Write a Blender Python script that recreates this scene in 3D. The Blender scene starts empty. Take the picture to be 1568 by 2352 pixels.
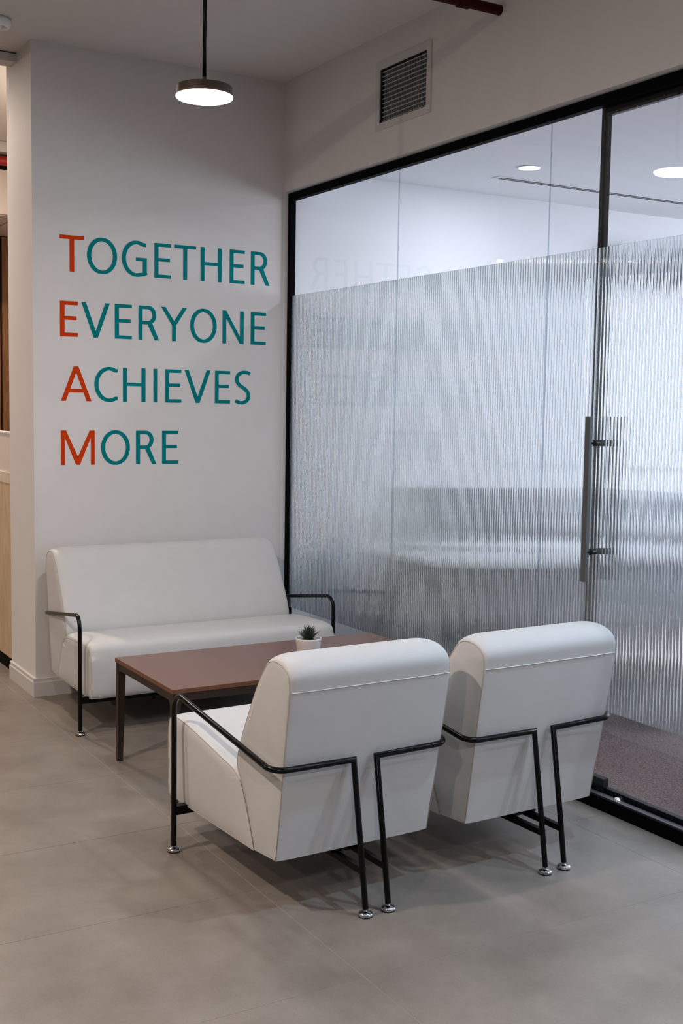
import bpy, bmesh, math, random
from mathutils import Vector, Matrix
random.seed(7)
S = bpy.context.scene
COL = S.collection

# ------------------------------------------------------------------ camera
W_PX, H_PX, F_PX = 1568.0, 2352.0, 2693.8
cam_d = bpy.data.cameras.new('camera')
cam_d.sensor_fit = 'VERTICAL'
cam_d.sensor_height = 36.0
cam_d.lens = F_PX / H_PX * 36.0
cam_d.clip_start = 0.05
cam = bpy.data.objects.new('camera', cam_d)
COL.objects.link(cam)
R = Matrix(((0.8632392, 0.0321658, -0.5037692),
            (-0.5045642, 0.0851572, -0.8591643),
            (0.0152639, 0.9958482, 0.0897407)))
cam.matrix_world = Matrix.Translation((-3.03338, -5.85498, 1.5)) @ R.to_4x4()
S.camera = cam

# ------------------------------------------------------------------ world, exposure, large lights
world = bpy.data.worlds.new('world'); S.world = world
world.use_nodes = True
bg = world.node_tree.nodes['Background']
bg.inputs[0].default_value = (0.88, 0.90, 1.0, 1)
bg.inputs[1].default_value = 0.08
S.view_settings.view_transform = 'Standard'
S.view_settings.look = 'None'
S.view_settings.gamma = 1.0
S.view_settings.use_curve_mapping = False
S.view_settings.exposure = 0.0
PENDANT_W = 12.5        # pendant lamp over the coffee table
LOBBY_PENDANT_W = 4.0
LOBBY_DOWN_W = 54.0     # warm downlights of the lobby
MEET_DOWN_W = 25.0      # cool downlights of the meeting room
WARM = (1.0, 0.83, 0.70)
NEUTRAL = (0.99, 0.97, 0.98)
COOL = (0.84, 0.89, 1.0)
DAY = (0.54, 0.76, 1.0)
SOFT = (1.0, 0.95, 0.93)
win_l = bpy.data.lights.new('window_daylight', 'AREA')      # daylight in the meeting room's window opening
win_l.shape = 'RECTANGLE'; win_l.size = 3.2; win_l.size_y = 1.7; win_l.energy = 170.0; win_l.color = (0.80, 0.88, 1.0)
win_o = bpy.data.objects.new('window_daylight', win_l); COL.objects.link(win_o)
win_o.location = (5.14, -2.6, 1.72); win_o.rotation_euler = (0, math.radians(90), 0); win_o.rotation_euler = (math.radians(90), 0, math.radians(90))
try:
    S.cycles.max_bounces = 10
    S.cycles.diffuse_bounces = 3
    S.cycles.glossy_bounces = 4
    S.cycles.transmission_bounces = 8
    S.cycles.transparent_max_bounces = 16
    S.cycles.sample_clamp_indirect = 20.0
    S.cycles.use_denoising = True
except Exception:
    pass

# ------------------------------------------------------------------ helpers
def link(name, me, mat=None, parent=None):
    o = bpy.data.objects.new(name, me)
    COL.objects.link(o)
    if mat is not None and me is not None and len(me.materials) == 0:
        me.materials.append(mat)
    if parent is not None:
        o.parent = parent
    return o

def obj(name, bm, mat=None, parent=None, smooth=False, loc=None):
    me = bpy.data.meshes.new(name)
    bm.normal_update()
    bm.to_mesh(me); bm.free()
    if smooth:
        for p in me.polygons: p.use_smooth = True
    o = link(name, me, mat, parent)
    if loc is not None: o.location = loc
    return o

def auto_smooth(o, deg=35):
    bm = bmesh.new(); bm.from_mesh(o.data)
    lim = math.radians(deg)
    for e in bm.edges:
        if len(e.link_faces) == 2 and e.calc_face_angle(0) > lim: e.smooth = False
    bm.to_mesh(o.data); bm.free()
    for p in o.data.polygons: p.use_smooth = True

def tag(o, label=None, cat=None, group=None, kind=None):
    if label: o['label'] = label
    if cat: o['category'] = cat
    if group: o['group'] = group
    if kind: o['kind'] = kind
    return o

def thing(name, label, cat, loc=(0, 0, 0), rz=0.0, group=None):
    o = bpy.data.objects.new(name, None)
    COL.objects.link(o)
    o.empty_display_size = 0.1
    o.location = loc; o.rotation_euler = (0, 0, rz)
    return tag(o, label, cat, group)

def copy_tree(o, parent=None):
    c = o.copy(); COL.objects.link(c)
    if parent is not None:
        c.parent = parent
    for ch in [x for x in o.children]:
        copy_tree(ch, c)
    return c

def add_box(bm, x0, x1, y0, y1, z0, z1, bev=0.0):
    g = bmesh.ops.create_cube(bm, size=1.0)
    vs = g['verts']
    for v in vs:
        v.co = Vector((x0 if v.co.x < 0 else x1, y0 if v.co.y < 0 else y1, z0 if v.co.z < 0 else z1))
    if bev > 0:
        es = list({e for v in vs for e in v.link_edges})
        bmesh.ops.bevel(bm, geom=es, offset=bev, segments=2, affect='EDGES', profile=0.5)

def box(name, x0, x1, y0, y1, z0, z1, mat, parent=None, bev=0.0):
    bm = bmesh.new(); add_box(bm, x0, x1, y0, y1, z0, z1, bev)
    return obj(name, bm, mat, parent)

def add_prism(bm, pts, a0, a1, axis='y'):
    """extrude a 2-D polygon. axis y: pts are (x,z); axis x: pts are (y,z)"""
    def mk(p, a):
        return bm.verts.new((p[0], a, p[1]) if axis == 'y' else ((a, p[0], p[1]) if axis == 'x' else (p[0], p[1], a)))
    A = [mk(p, a0) for p in pts]; B = [mk(p, a1) for p in pts]
    n = len(pts)
    fs = [bm.faces.new(A), bm.faces.new(list(reversed(B)))]
    for i in range(n):
        fs.append(bm.faces.new((A[i], B[i], B[(i + 1) % n], A[(i + 1) % n])))
    bmesh.ops.recalc_face_normals(bm, faces=fs)

def fillet(pts, radii, seg=8):
    """round the inner corners of a 3-D polyline"""
    P = [Vector(p) for p in pts]; out = [P[0]]
    for i in range(1, len(P) - 1):
        r = radii.get(i, 0.0)
        a, b, c = P[i - 1], P[i], P[i + 1]
        if r <= 0: out.append(b); continue
        u = (a - b).normalized(); v = (c - b).normalized()
        ang = u.angle(v); d = r / math.tan(ang / 2)
        p0 = b + u * d; p1 = b + v * d
        cen = b + (u + v).normalized() * (r / math.sin(ang / 2))
        q0 = p0 - cen; q1 = p1 - cen
        tot = q0.angle(q1); ax = q0.cross(q1).normalized()
        for k in range(seg + 1):
            out.append(cen + Matrix.Rotation(tot * k / seg, 3, ax) @ q0)
    out.append(P[-1])
    return out

def add_sweep(bm, pts, r, n=12, closed=False):
    """tube along a polyline, mitred at the points"""
    P = [Vector(p) for p in pts]; m = len(P)
    def tan(i):
        if closed: a, b, c = P[(i - 1) % m], P[i], P[(i + 1) % m]
        elif i == 0: return (P[1] - P[0]).normalized(), 1.0, None
        elif i == m - 1: return (P[-1] - P[-2]).normalized(), 1.0, None
        else: a, b, c = P[i - 1], P[i], P[i + 1]
        d0 = (b - a).normalized(); d1 = (c - b).normalized()
        t = d0 + d1
        if t.length < 1e-6: t = d0
        t.normalize()
        cs = max(0.35, t.dot(d0))
        bend = (d1 - d0)
        return t, 1.0 / cs, (bend.normalized() if bend.length > 1e-5 else None)
    t0, _, _ = tan(0)
    ref = Vector((0, 0, 1)) if abs(t0.z) < 0.9 else Vector((1, 0, 0))
    nrm = (ref - t0 * ref.dot(t0)).normalized()
    rings = []
    prev = t0
    for i in range(m):
        t, sc, bd = tan(i)
        q = prev.rotation_difference(t)
        nrm = q @ nrm; nrm = (nrm - t * nrm.dot(t)).normalized()
        prev = t
        bi = t.cross(nrm)
        ring = []
        for k in range(n):
            a = 2 * math.pi * k / n
            off = (nrm * math.cos(a) + bi * math.sin(a)) * r
            if bd is not None and sc > 1.001:
                b2 = (bd - t * bd.dot(t))
                if b2.length > 1e-6:
                    b2.normalize(); off += b2 * off.dot(b2) * (sc - 1)
            ring.append(bm.verts.new(P[i] + off))
        rings.append(ring)
    for i in range(m if closed else m - 1):
        A, B = rings[i], rings[(i + 1) % m]
        for k in range(n):
            bm.faces.new((A[k], A[(k + 1) % n], B[(k + 1) % n], B[k]))
    if not closed:
        bm.faces.new(list(reversed(rings[0]))); bm.faces.new(rings[-1])

def add_lathe(bm, prof, n=32, cx=0.0, cy=0.0):
    """prof: list of (r,z); r=0 gives a pole"""
    rings = []
    for r, z in prof:
        if r < 1e-6: rings.append([bm.verts.new((cx, cy, z))])
        else: rings.append([bm.verts.new((cx + r * math.cos(2 * math.pi * k / n), cy + r * math.sin(2 * math.pi * k / n), z)) for k in range(n)])
    fs = []
    for A, B in zip(rings, rings[1:]):
        for k in range(n):
            k2 = (k + 1) % n
            if len(A) == 1 and len(B) == 1: continue
            if len(A) == 1: fs.append(bm.faces.new((A[0], B[k2], B[k])))
            elif len(B) == 1: fs.append(bm.faces.new((A[k], A[k2], B[0])))
            else: fs.append(bm.faces.new((A[k], A[k2], B[k2], B[k])))
    bmesh.ops.recalc_face_normals(bm, faces=fs)

# ------------------------------------------------------------------ materials
MATS = {}
def mat(name, col, rough=0.5, metal=0.0, spec=0.5, noise=0.0, nscale=40.0, bump=0.0, bscale=200.0, emit=None, estr=0.0, coat=0.0):
    m = bpy.data.materials.new(name); m.use_nodes = True
    nt = m.node_tree; b = nt.nodes['Principled BSDF']
    b.inputs['Base Color'].default_value = (*col, 1)
    b.inputs['Roughness'].default_value = rough
    b.inputs['Metallic'].default_value = metal
    b.inputs['Specular IOR Level'].default_value = spec
    if coat: b.inputs['Coat Weight'].default_value = coat
    if emit:
        b.inputs['Emission Color'].default_value = (*emit, 1)
        b.inputs['Emission Strength'].default_value = estr
    tc = nt.nodes.new('ShaderNodeTexCoord')
    if noise > 0:
        nz = nt.nodes.new('ShaderNodeTexNoise'); nz.inputs['Scale'].default_value = nscale
        nz.inputs['Detail'].default_value = 6
        nt.links.new(tc.outputs['Object'], nz.inputs['Vector'])
        rp = nt.nodes.new('ShaderNodeMapRange')
        rp.inputs['From Min'].default_value = 0.3; rp.inputs['From Max'].default_value = 0.7
        rp.inputs['To Min'].default_value = 1 - noise; rp.inputs['To Max'].default_value = 1 + noise
        nt.links.new(nz.outputs['Fac'], rp.inputs['Value'])
        mx = nt.nodes.new('ShaderNodeVectorMath'); mx.operation = 'SCALE'
        mx.inputs[0].default_value = col
        nt.links.new(rp.outputs['Result'], mx.inputs['Scale'])
        nt.links.new(mx.outputs['Vector'], b.inputs['Base Color'])
    if bump > 0:
        n2 = nt.nodes.new('ShaderNodeTexNoise'); n2.inputs['Scale'].default_value = bscale
        n2.inputs['Detail'].default_value = 3
        nt.links.new(tc.outputs['Object'], n2.inputs['Vector'])
        bp = nt.nodes.new('ShaderNodeBump'); bp.inputs['Strength'].default_value = bump
        bp.inputs['Distance'].default_value = 0.002
        nt.links.new(n2.outputs['Fac'], bp.inputs['Height'])
        nt.links.new(bp.outputs['Normal'], b.inputs['Normal'])
    MATS[name] = m
    return m

M_wall = mat('white_wall_paint', (0.71, 0.69, 0.685), 0.75, spec=0.2, noise=0.015, nscale=6, bump=0.12, bscale=420)
M_ceil = mat('white_ceiling_paint', (0.66, 0.64, 0.62), 0.9, spec=0.1, noise=0.015, nscale=5)
M_meetwall = mat('meeting_room_paint', (0.80, 0.80, 0.83), 0.8, spec=0.2, noise=0.01, nscale=4)
M_meetceil = mat('meeting_room_ceiling_paint', (0.80, 0.80, 0.83), 0.9, spec=0.1)
M_base = mat('white_skirting_paint', (0.62, 0.60, 0.59), 0.45)
M_black = mat('black_anodised_aluminium', (0.002, 0.002, 0.003), 0.6, spec=0.03)
M_blackin = mat('dark_grey_aluminium', (0.007, 0.007, 0.009), 0.4, spec=0.2)
M_channel = mat('grey_channel_aluminium', (0.10, 0.10, 0.11), 0.45, metal=0.3, noise=0.15, nscale=90)
M_tube = mat('black_powder_coated_tube', (0.0015, 0.0015, 0.0018), 0.25, spec=0.2)
M_chrome = mat('chrome', (0.62, 0.62, 0.64), 0.08, metal=1.0)
M_steel = mat('brushed_steel', (0.5, 0.5, 0.51), 0.3, metal=1.0)
M_white = mat('glossy_white_enamel', (0.85, 0.86, 0.87), 0.3)
M_rubber = mat('black_rubber', (0.006, 0.006, 0.006), 0.7)
M_leather = mat('off_white_leatherette', (0.565, 0.56, 0.555), 0.50, spec=0.3, noise=0.02, nscale=9, bump=0.10, bscale=700)
M_piping = mat('beige_piping', (0.42, 0.37, 0.32), 0.6)
M_seam = mat('pale_seam', (0.74, 0.73, 0.71), 0.45)
M_letter = mat('teal_vinyl', (0.0, 0.205, 0.222), 0.6, spec=0.06)
M_letterR = mat('orange_red_vinyl', (0.58, 0.045, 0.003), 0.6, spec=0.06)
M_tabletop = mat('brown_laminate', (0.150, 0.072, 0.052), 0.30, spec=0.55, noise=0.05, nscale=160)
M_tableedge = mat('brown_edge_band', (0.150, 0.055, 0.026), 0.4)
M_tableframe = mat('bronze_black_frame', (0.030, 0.019, 0.014), 0.5, spec=0.3)
M_pot = mat('white_ceramic', (0.72, 0.69, 0.67), 0.35)
M_soil = mat('dark_potting_soil', (0.035, 0.018, 0.012), 0.95, noise=0.5, nscale=300, bump=0.6, bscale=300)
M_leaf = mat('dark_green_succulent', (0.018, 0.035, 0.018), 0.4, noise=0.25, nscale=60)
M_bronze = mat('brown_lamp_housing', (0.060, 0.040, 0.031), 0.5, spec=0.25)
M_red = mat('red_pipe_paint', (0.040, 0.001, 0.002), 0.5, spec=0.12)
M_redlobby = mat('bright_red_pipe_paint', (0.30, 0.006, 0.008), 0.4)
M_vent = mat('vent_frame_paint', (0.60, 0.585, 0.575), 0.6)
M_blade = mat('grey_vent_blade', (0.46, 0.50, 0.53), 0.45)
M_bladedark = mat('dark_grey_vent_blade', (0.38, 0.41, 0.43), 0.5)
M_duct = mat('dark_duct', (0.015, 0.012, 0.011), 0.9)
M_desk = mat('white_desk_laminate', (0.76, 0.77, 0.80), 0.4)
M_darkplastic = mat('charcoal_plastic', (0.030, 0.034, 0.042), 0.5)
M_greyfab = mat('grey_screen_fabric', (0.22, 0.235, 0.26), 0.9, noise=0.05, nscale=80)
M_board = mat('glossy_white_board', (0.54, 0.55, 0.57), 0.25)
M_pink = mat('pink_light_band', (0.80, 0.66, 0.63), 0.7)  # colour of the added block that imitates a pinkish patch of light
M_slot = mat('black_slot', (0.008, 0.008, 0.01), 0.6)
M_bulk = mat('grey_white_bulkhead', (0.50, 0.44, 0.40), 0.8)
M_cream = mat('lobby_cream_paint', (0.62, 0.52, 0.42), 0.8, spec=0.2)
M_counterwhite = mat('white_counter_laminate', (0.68, 0.62, 0.58), 0.4)

def emission(name, col, st):
    m = bpy.data.materials.new(name); m.use_nodes = True
    nt = m.node_tree; nt.nodes.clear()
    o = nt.nodes.new('ShaderNodeOutputMaterial'); e = nt.nodes.new('ShaderNodeEmission')
    e.inputs[0].default_value = (*col, 1); e.inputs[1].default_value = st
    nt.links.new(e.outputs[0], o.inputs[0])
    return m
M_lampwarm = emission('lit_warm_diffuser', (1.0, 0.93, 0.85), 14.0)
M_lampbright = emission('lit_bright_warm_diffuser', (1.0, 0.90, 0.78), 42.0)
M_lampcool = emission('lit_cool_diffuser', (0.85, 0.93, 1.0), 14.0)

def floor_material():
    m = bpy.data.materials.new('greige_stone_tile'); m.use_nodes = True
    nt = m.node_tree; b = nt.nodes['Principled BSDF']
    geo = nt.nodes.new('ShaderNodeNewGeometry')
    def noise(scale, det, rough=0.6):
        n = nt.nodes.new('ShaderNodeTexNoise'); n.inputs['Scale'].default_value = scale
        n.inputs['Detail'].default_value = det; n.inputs['Roughness'].default_value = rough
        nt.links.new(geo.outputs['Position'], n.inputs['Vector']); return n
    a = noise(3.4, 7, 0.66); f = noise(180, 3)
    r = nt.nodes.new('ShaderNodeValToRGB')
    r.color_ramp.elements[0].position = 0.32; r.color_ramp.elements[0].color = (0.168, 0.143, 0.122, 1)
    r.color_ramp.elements[1].position = 0.68; r.color_ramp.elements[1].color = (0.242, 0.210, 0.183, 1)
    nt.links.new(a.outputs['Fac'], r.inputs['Fac'])
    mr = nt.nodes.new('ShaderNodeMapRange'); mr.inputs['From Min'].default_value = 0.3; mr.inputs['From Max'].default_value = 0.7
    mr.inputs['To Min'].default_value = 0.93; mr.inputs['To Max'].default_value = 1.07
    nt.links.new(f.outputs['Fac'], mr.inputs['Value'])
    sc = nt.nodes.new('ShaderNodeVectorMath'); sc.operation = 'SCALE'
    nt.links.new(r.outputs['Color'], sc.inputs[0]); nt.links.new(mr.outputs['Result'], sc.inputs['Scale'])
    nt.links.new(sc.outputs['Vector'], b.inputs['Base Color'])
    r2 = nt.nodes.new('ShaderNodeMapRange'); r2.inputs['To Min'].default_value = 0.30; r2.inputs['To Max'].default_value = 0.42
    nt.links.new(a.outputs['Fac'], r2.inputs['Value']); nt.links.new(r2.outputs['Result'], b.inputs['Roughness'])
    b.inputs['Specular IOR Level'].default_value = 0.45
    return m
M_tile = floor_material()
M_grout = mat('pale_grout', (0.42, 0.39, 0.36), 0.9)

def carpet_material():
    m = bpy.data.materials.new('brown_grey_carpet'); m.use_nodes = True
    nt = m.node_tree; b = nt.nodes['Principled BSDF']
    geo = nt.nodes.new('ShaderNodeNewGeometry')
    mp = nt.nodes.new('ShaderNodeMapping'); mp.inputs['Rotation'].default_value = (0, 0, 0.5)
    mp.inputs['Scale'].default_value = (60, 190, 60)
    nt.links.new(geo.outputs['Position'], mp.inputs['Vector'])
    n = nt.nodes.new('ShaderNodeTexNoise'); n.inputs['Scale'].default_value = 1.6; n.inputs['Detail'].default_value = 5
    nt.links.new(mp.outputs['Vector'], n.inputs['Vector'])
    n2 = nt.nodes.new('ShaderNodeTexNoise'); n2.inputs['Scale'].default_value = 3.0; n2.inputs['Detail'].default_value = 2
    nt.links.new(geo.outputs['Position'], n2.inputs['Vector'])
    r = nt.nodes.new('ShaderNodeValToRGB')
    r.color_ramp.elements[0].position = 0.33; r.color_ramp.elements[0].color = (0.036, 0.026, 0.026, 1)
    r.color_ramp.elements[1].position = 0.67; r.color_ramp.elements[1].color = (0.215, 0.165, 0.160, 1)
    nt.links.new(n.outputs['Fac'], r.inputs['Fac'])
    mr = nt.nodes.new('ShaderNodeMapRange'); mr.inputs['To Min'].default_value = 0.8; mr.inputs['To Max'].default_value = 1.2
    nt.links.new(n2.outputs['Fac'], mr.inputs['Value'])
    sc = nt.nodes.new('ShaderNodeVectorMath'); sc.operation = 'SCALE'
    nt.links.new(r.outputs['Color'], sc.inputs[0]); nt.links.new(mr.outputs['Result'], sc.inputs['Scale'])
    nt.links.new(sc.outputs['Vector'], b.inputs['Base Color'])
    b.inputs['Roughness'].default_value = 0.95; b.inputs['Specular IOR Level'].default_value = 0.05
    bp = nt.nodes.new('ShaderNodeBump'); bp.inputs['Strength'].default_value = 0.5; bp.inputs['Distance'].default_value = 0.004
    nt.links.new(n.outputs['Fac'], bp.inputs['Height']); nt.links.new(bp.outputs['Normal'], b.inputs['Normal'])
    return m
M_carpet = carpet_material()

def wood_material(name, c0, c1, scale=(3, 3, 0.6), nscale=2.5):
    m = bpy.data.materials.new(name); m.use_nodes = True
    nt = m.node_tree; b = nt.nodes['Principled BSDF']
    geo = nt.nodes.new('ShaderNodeNewGeometry')
    mp = nt.nodes.new('ShaderNodeMapping'); mp.inputs['Scale'].default_value = scale
    nt.links.new(geo.outputs['Position'], mp.inputs['Vector'])
    n = nt.nodes.new('ShaderNodeTexNoise'); n.inputs['Scale'].default_value = nscale; n.inputs['Detail'].default_value = 7
    n.inputs['Distortion'].default_value = 1.2
    nt.links.new(mp.outputs['Vector'], n.inputs['Vector'])
    r = nt.nodes.new('ShaderNodeValToRGB')
    r.color_ramp.elements[0].position = 0.35; r.color_ramp.elements[0].color = (*c0, 1)
    r.color_ramp.elements[1].position = 0.65; r.color_ramp.elements[1].color = (*c1, 1)
    nt.links.new(n.outputs['Fac'], r.inputs['Fac']); nt.links.new(r.outputs['Color'], b.inputs['Base Color'])
    b.inputs['Roughness'].default_value = 0.5
    return m
M_ply = wood_material('plywood_front', (0.50, 0.36, 0.225), (0.62, 0.46, 0.30), (2, 5, 1.6))
M_walnut = wood_material('brown_wood_panel', (0.16, 0.065, 0.022), (0.30, 0.14, 0.055), (12, 12, 0.8))
M_palewood = wood_material('pale_wood_ledge', (0.60, 0.50, 0.40), (0.70, 0.60, 0.50), (3, 1, 3))

def thin_glass(name, tint, f0, haze=0.0):
    """one coated face of a pane: Schlick reflection over straight-through transmission"""
    m = bpy.data.materials.new(name); m.use_nodes = True
    nt = m.node_tree; nt.nodes.clear()
    out = nt.nodes.new('ShaderNodeOutputMaterial')
    tr = nt.nodes.new('ShaderNodeBsdfTransparent'); tr.inputs[0].default_value = (*tint, 1)
    gl = nt.nodes.new('ShaderNodeBsdfGlossy'); gl.inputs['Roughness'].default_value = 0.0
    geo = nt.nodes.new('ShaderNodeNewGeometry')
    dt = nt.nodes.new('ShaderNodeVectorMath'); dt.operation = 'DOT_PRODUCT'
    nt.links.new(geo.outputs['Incoming'], dt.inputs[0]); nt.links.new(geo.outputs['Normal'], dt.inputs[1])
    def M(op, a, b=None):
        n = nt.nodes.new('ShaderNodeMath'); n.operation = op
        if isinstance(a, (int, float)): n.inputs[0].default_value = a
        else: nt.links.new(a, n.inputs[0])
        if b is not None:
            if isinstance(b, (int, float)): n.inputs[1].default_value = b
            else: nt.links.new(b, n.inputs[1])
        return n.outputs[0]
    c = M('ABSOLUTE', dt.outputs['Value'])
    p = M('POWER', M('SUBTRACT', 1.0, c), 5.0)
    fr = M('ADD', M('MULTIPLY', p, 1 - f0), f0)
    mx = nt.nodes.new('ShaderNodeMixShader')
    nt.links.new(fr, mx.inputs[0]); nt.links.new(tr.outputs[0], mx.inputs[1]); nt.links.new(gl.outputs[0], mx.inputs[2])
    nt.links.new(mx.outputs[0], out.inputs[0])
    return m
M_glass = thin_glass('clear_glass_face', (0.94, 0.955, 0.96), 0.075)

def plain_transparent(name, tint):
    m = bpy.data.materials.new(name); m.use_nodes = True
    nt = m.node_tree; nt.nodes.clear()
    out = nt.nodes.new('ShaderNodeOutputMaterial'); tr = nt.nodes.new('ShaderNodeBsdfTransparent')
    tr.inputs[0].default_value = (*tint, 1)
    nt.links.new(tr.outputs[0], out.inputs[0]); return m
M_glassback = plain_transparent('clear_glass_back', (0.985, 0.995, 0.995))
M_glassedge = plain_transparent('glass_edge', (0.72, 0.76, 0.80))

def reeded_material(name, haze):
    """ribbed acrylic: refraction + Schlick reflection, plus a little milky scatter"""
    m = bpy.data.materials.new(name); m.use_nodes = True
    nt = m.node_tree; nt.nodes.clear()
    out = nt.nodes.new('ShaderNodeOutputMaterial')
    g = nt.nodes.new('ShaderNodeBsdfGlass'); g.inputs['IOR'].default_value = 1.46; g.inputs['Roughness'].default_value = 0.02
    g.inputs['Color'].default_value = (0.962, 0.975, 0.980, 1)
    if haze > 0:
        tl = nt.nodes.new('ShaderNodeBsdfTranslucent'); tl.inputs[0].default_value = (0.80, 0.87, 0.90, 1)
        df = nt.nodes.new('ShaderNodeBsdfDiffuse'); df.inputs[0].default_value = (0.70, 0.78, 0.82, 1)
        a = nt.nodes.new('ShaderNodeMixShader'); a.inputs[0].default_value = 0.45
        nt.links.new(tl.outputs[0], a.inputs[1]); nt.links.new(df.outputs[0], a.inputs[2])
        mx = nt.nodes.new('ShaderNodeMixShader'); mx.inputs[0].default_value = haze
        nt.links.new(g.outputs[0], mx.inputs[1]); nt.links.new(a.outputs[0], mx.inputs[2])
        nt.links.new(mx.outputs[0], out.inputs[0])
    else:
        nt.links.new(g.outputs[0], out.inputs[0])
    return m
M_reed = reeded_material('reeded_front', 0.0)
M_reedback = reeded_material('reeded_back', 0.08)

# ------------------------------------------------------------------ setting
H = 3.254
XL, YB, YF = -7.81, -9.14, 6.0
WX = -1.392          # free end of the lettered wall
GX = 0.045           # front face of the glass
FILM0, FILM1 = 0.366, 2.105

fl = box('floor', XL, 0.0, YB, YF, -0.10, -0.0007, M_grout); tag(fl, kind='structure')
tile_x = [-1.46 + 1.27 * k for k in range(-5, 3)]
tile_me = {}
gp = 0.0018
for i in range(len(tile_x)):
    x0 = tile_x[i]; x1 = min(x0 + 1.27, 0.0)
    if x0 >= -0.01: continue
    for j in range(-9, 15):
        y0 = -3.335 + 0.645 * j
        if y0 < YB or y0 + 0.645 > YF: continue
        w = round(x1 - x0, 3)
        if w not in tile_me:
            bm = bmesh.new(); add_box(bm, gp / 2, w - gp / 2, gp / 2, 0.645 - gp / 2, -0.0006, 0.0)
            me = bpy.data.meshes.new('tile'); bm.to_mesh(me); bm.free(); me.materials.append(M_tile); tile_me[w] = me
        o = link('tile', tile_me[w], None, fl); o.location = (x0, y0, 0)

ce = box('ceiling', XL, 0.16, YB, YF, H, H + 0.12, M_ceil); tag(ce, kind='structure')
wb = box('wall_back', WX, 0.0, 0.0, 0.46, 0.0, H, M_wall); tag(wb, kind='structure')
VY0, VY1, VZ0, VZ1 = -1.382, -0.987, 2.843, 3.092      # opening of the air vent
bm = bmesh.new()
for y0, y1, z0, z1 in ((YB, VY0, 2.667, H), (VY1, 0.46, 2.667, H), (VY0, VY1, 2.667, VZ0), (VY0, VY1, VZ1, H)):
    add_box(bm, 0.0, 0.16, y0, y1, z0, z1)
wr = obj('wall_right', bm, M_wall); tag(wr, kind='structure')

# skirting with a stepped top
def skirting(name, pts_axis, a0, a1, axis):
    bm = bmesh.new(); add_prism(bm, pts_axis, a0, a1, axis)
    return tag(obj(name, bm, M_base), kind='structure')
prof = [(0.0, 0.0), (-0.014, 0.0), (-0.014, 0.072), (-0.010, 0.078), (-0.010, 0.092), (-0.006, 0.096), (0.0, 0.096)]
skirting('baseboard_back', prof, WX - 0.014, 0.0, 'x')
skirting('baseboard_left', [(WX + p[0], p[1]) for p in prof], 0.0, 0.465, 'y')

# meeting room behind the glass
MX, MY0 = 5.2, -8.2
f2 = box('floor_meeting_room', 0.125, MX, MY0, 0.0, -0.10, 0.012, M_carpet); tag(f2, kind='structure')
c2 = box('ceiling_meeting_room', 0.16, MX, MY0, 0.0, 2.80, 2.92, M_meetceil); tag(c2, kind='structure')
w1 = box('wall_meeting_back', 0.0, MX, 0.0, 0.46, 0.0, H, M_meetwall); tag(w1, kind='structure')
w2 = box('wall_meeting_right', MX, MX + 0.12, MY0, 0.46, -0.1, H, M_meetwall); tag(w2, kind='structure')
w3 = box('wall_meeting_front', 0.16, MX, MY0 - 0.12, MY0, -0.1, H, M_meetwall); tag(w3, kind='structure')

wn = box('window_1', MX - 0.03, MX - 0.001, -4.28, -0.92, 0.80, 2.64, M_base); tag(wn, kind='structure')
for a in (-3.4, -2.6, -1.8):
    box('mullion', MX - 0.05, MX - 0.031, a - 0.025, a + 0.025, 0.84, 2.60, M_base, wn)

# lobby behind the lettered wall
w4 = box('wall_lobby_far', -4.6, 1.5, 3.6, 3.72, 0.0, H, M_cream); tag(w4, kind='structure')
w5 = box('wall_lobby_side', 0.0, 0.12, 0.46, 3.6, 0.0, H, M_cream); tag(w5, kind='structure')
beam = box('trim_1', -4.2, WX, 0.255, 0.36, 3.206, H - 0.008, M_base); tag(beam, kind='structure')

# ------------------------------------------------------------------ glass partition
part = thing('glass_partition', 'black framed glass partition with reeded lower band, right of the lettered wall', 'partition')
box('frame_head', 0.028, 0.062, YB, -0.001, 2.622, 2.662, M_black, part, 0.001)
box('frame_jamb', 0.028, 0.062, -0.030, -0.001, 0.055, 2.628, M_black, part, 0.001)
# sill channel (open groove with a taller rail behind)
bm = bmesh.new()
add_prism(bm, [(-0.006, 0.0), (-0.006, 0.050), (0.004, 0.052), (0.010, 0.050), (0.010, 0.022), (0.124, 0.022), (0.124, 0.0)], YB, -0.001, 'y')
sill = obj('sill_channel', bm, M_black, part)
box('groove', 0.011, 0.090, YB, -0.031, 0.0222, 0.026, M_channel, part)
box('rear_rail', 0.100, 0.124, YB, -0.031, 0.0222, 0.044, M_blackin, part, 0.001)
box('glass_clamp', 0.092, 0.122, -2.555, -0.031, 0.026, 0.078, M_blackin, part, 0.002)
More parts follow.
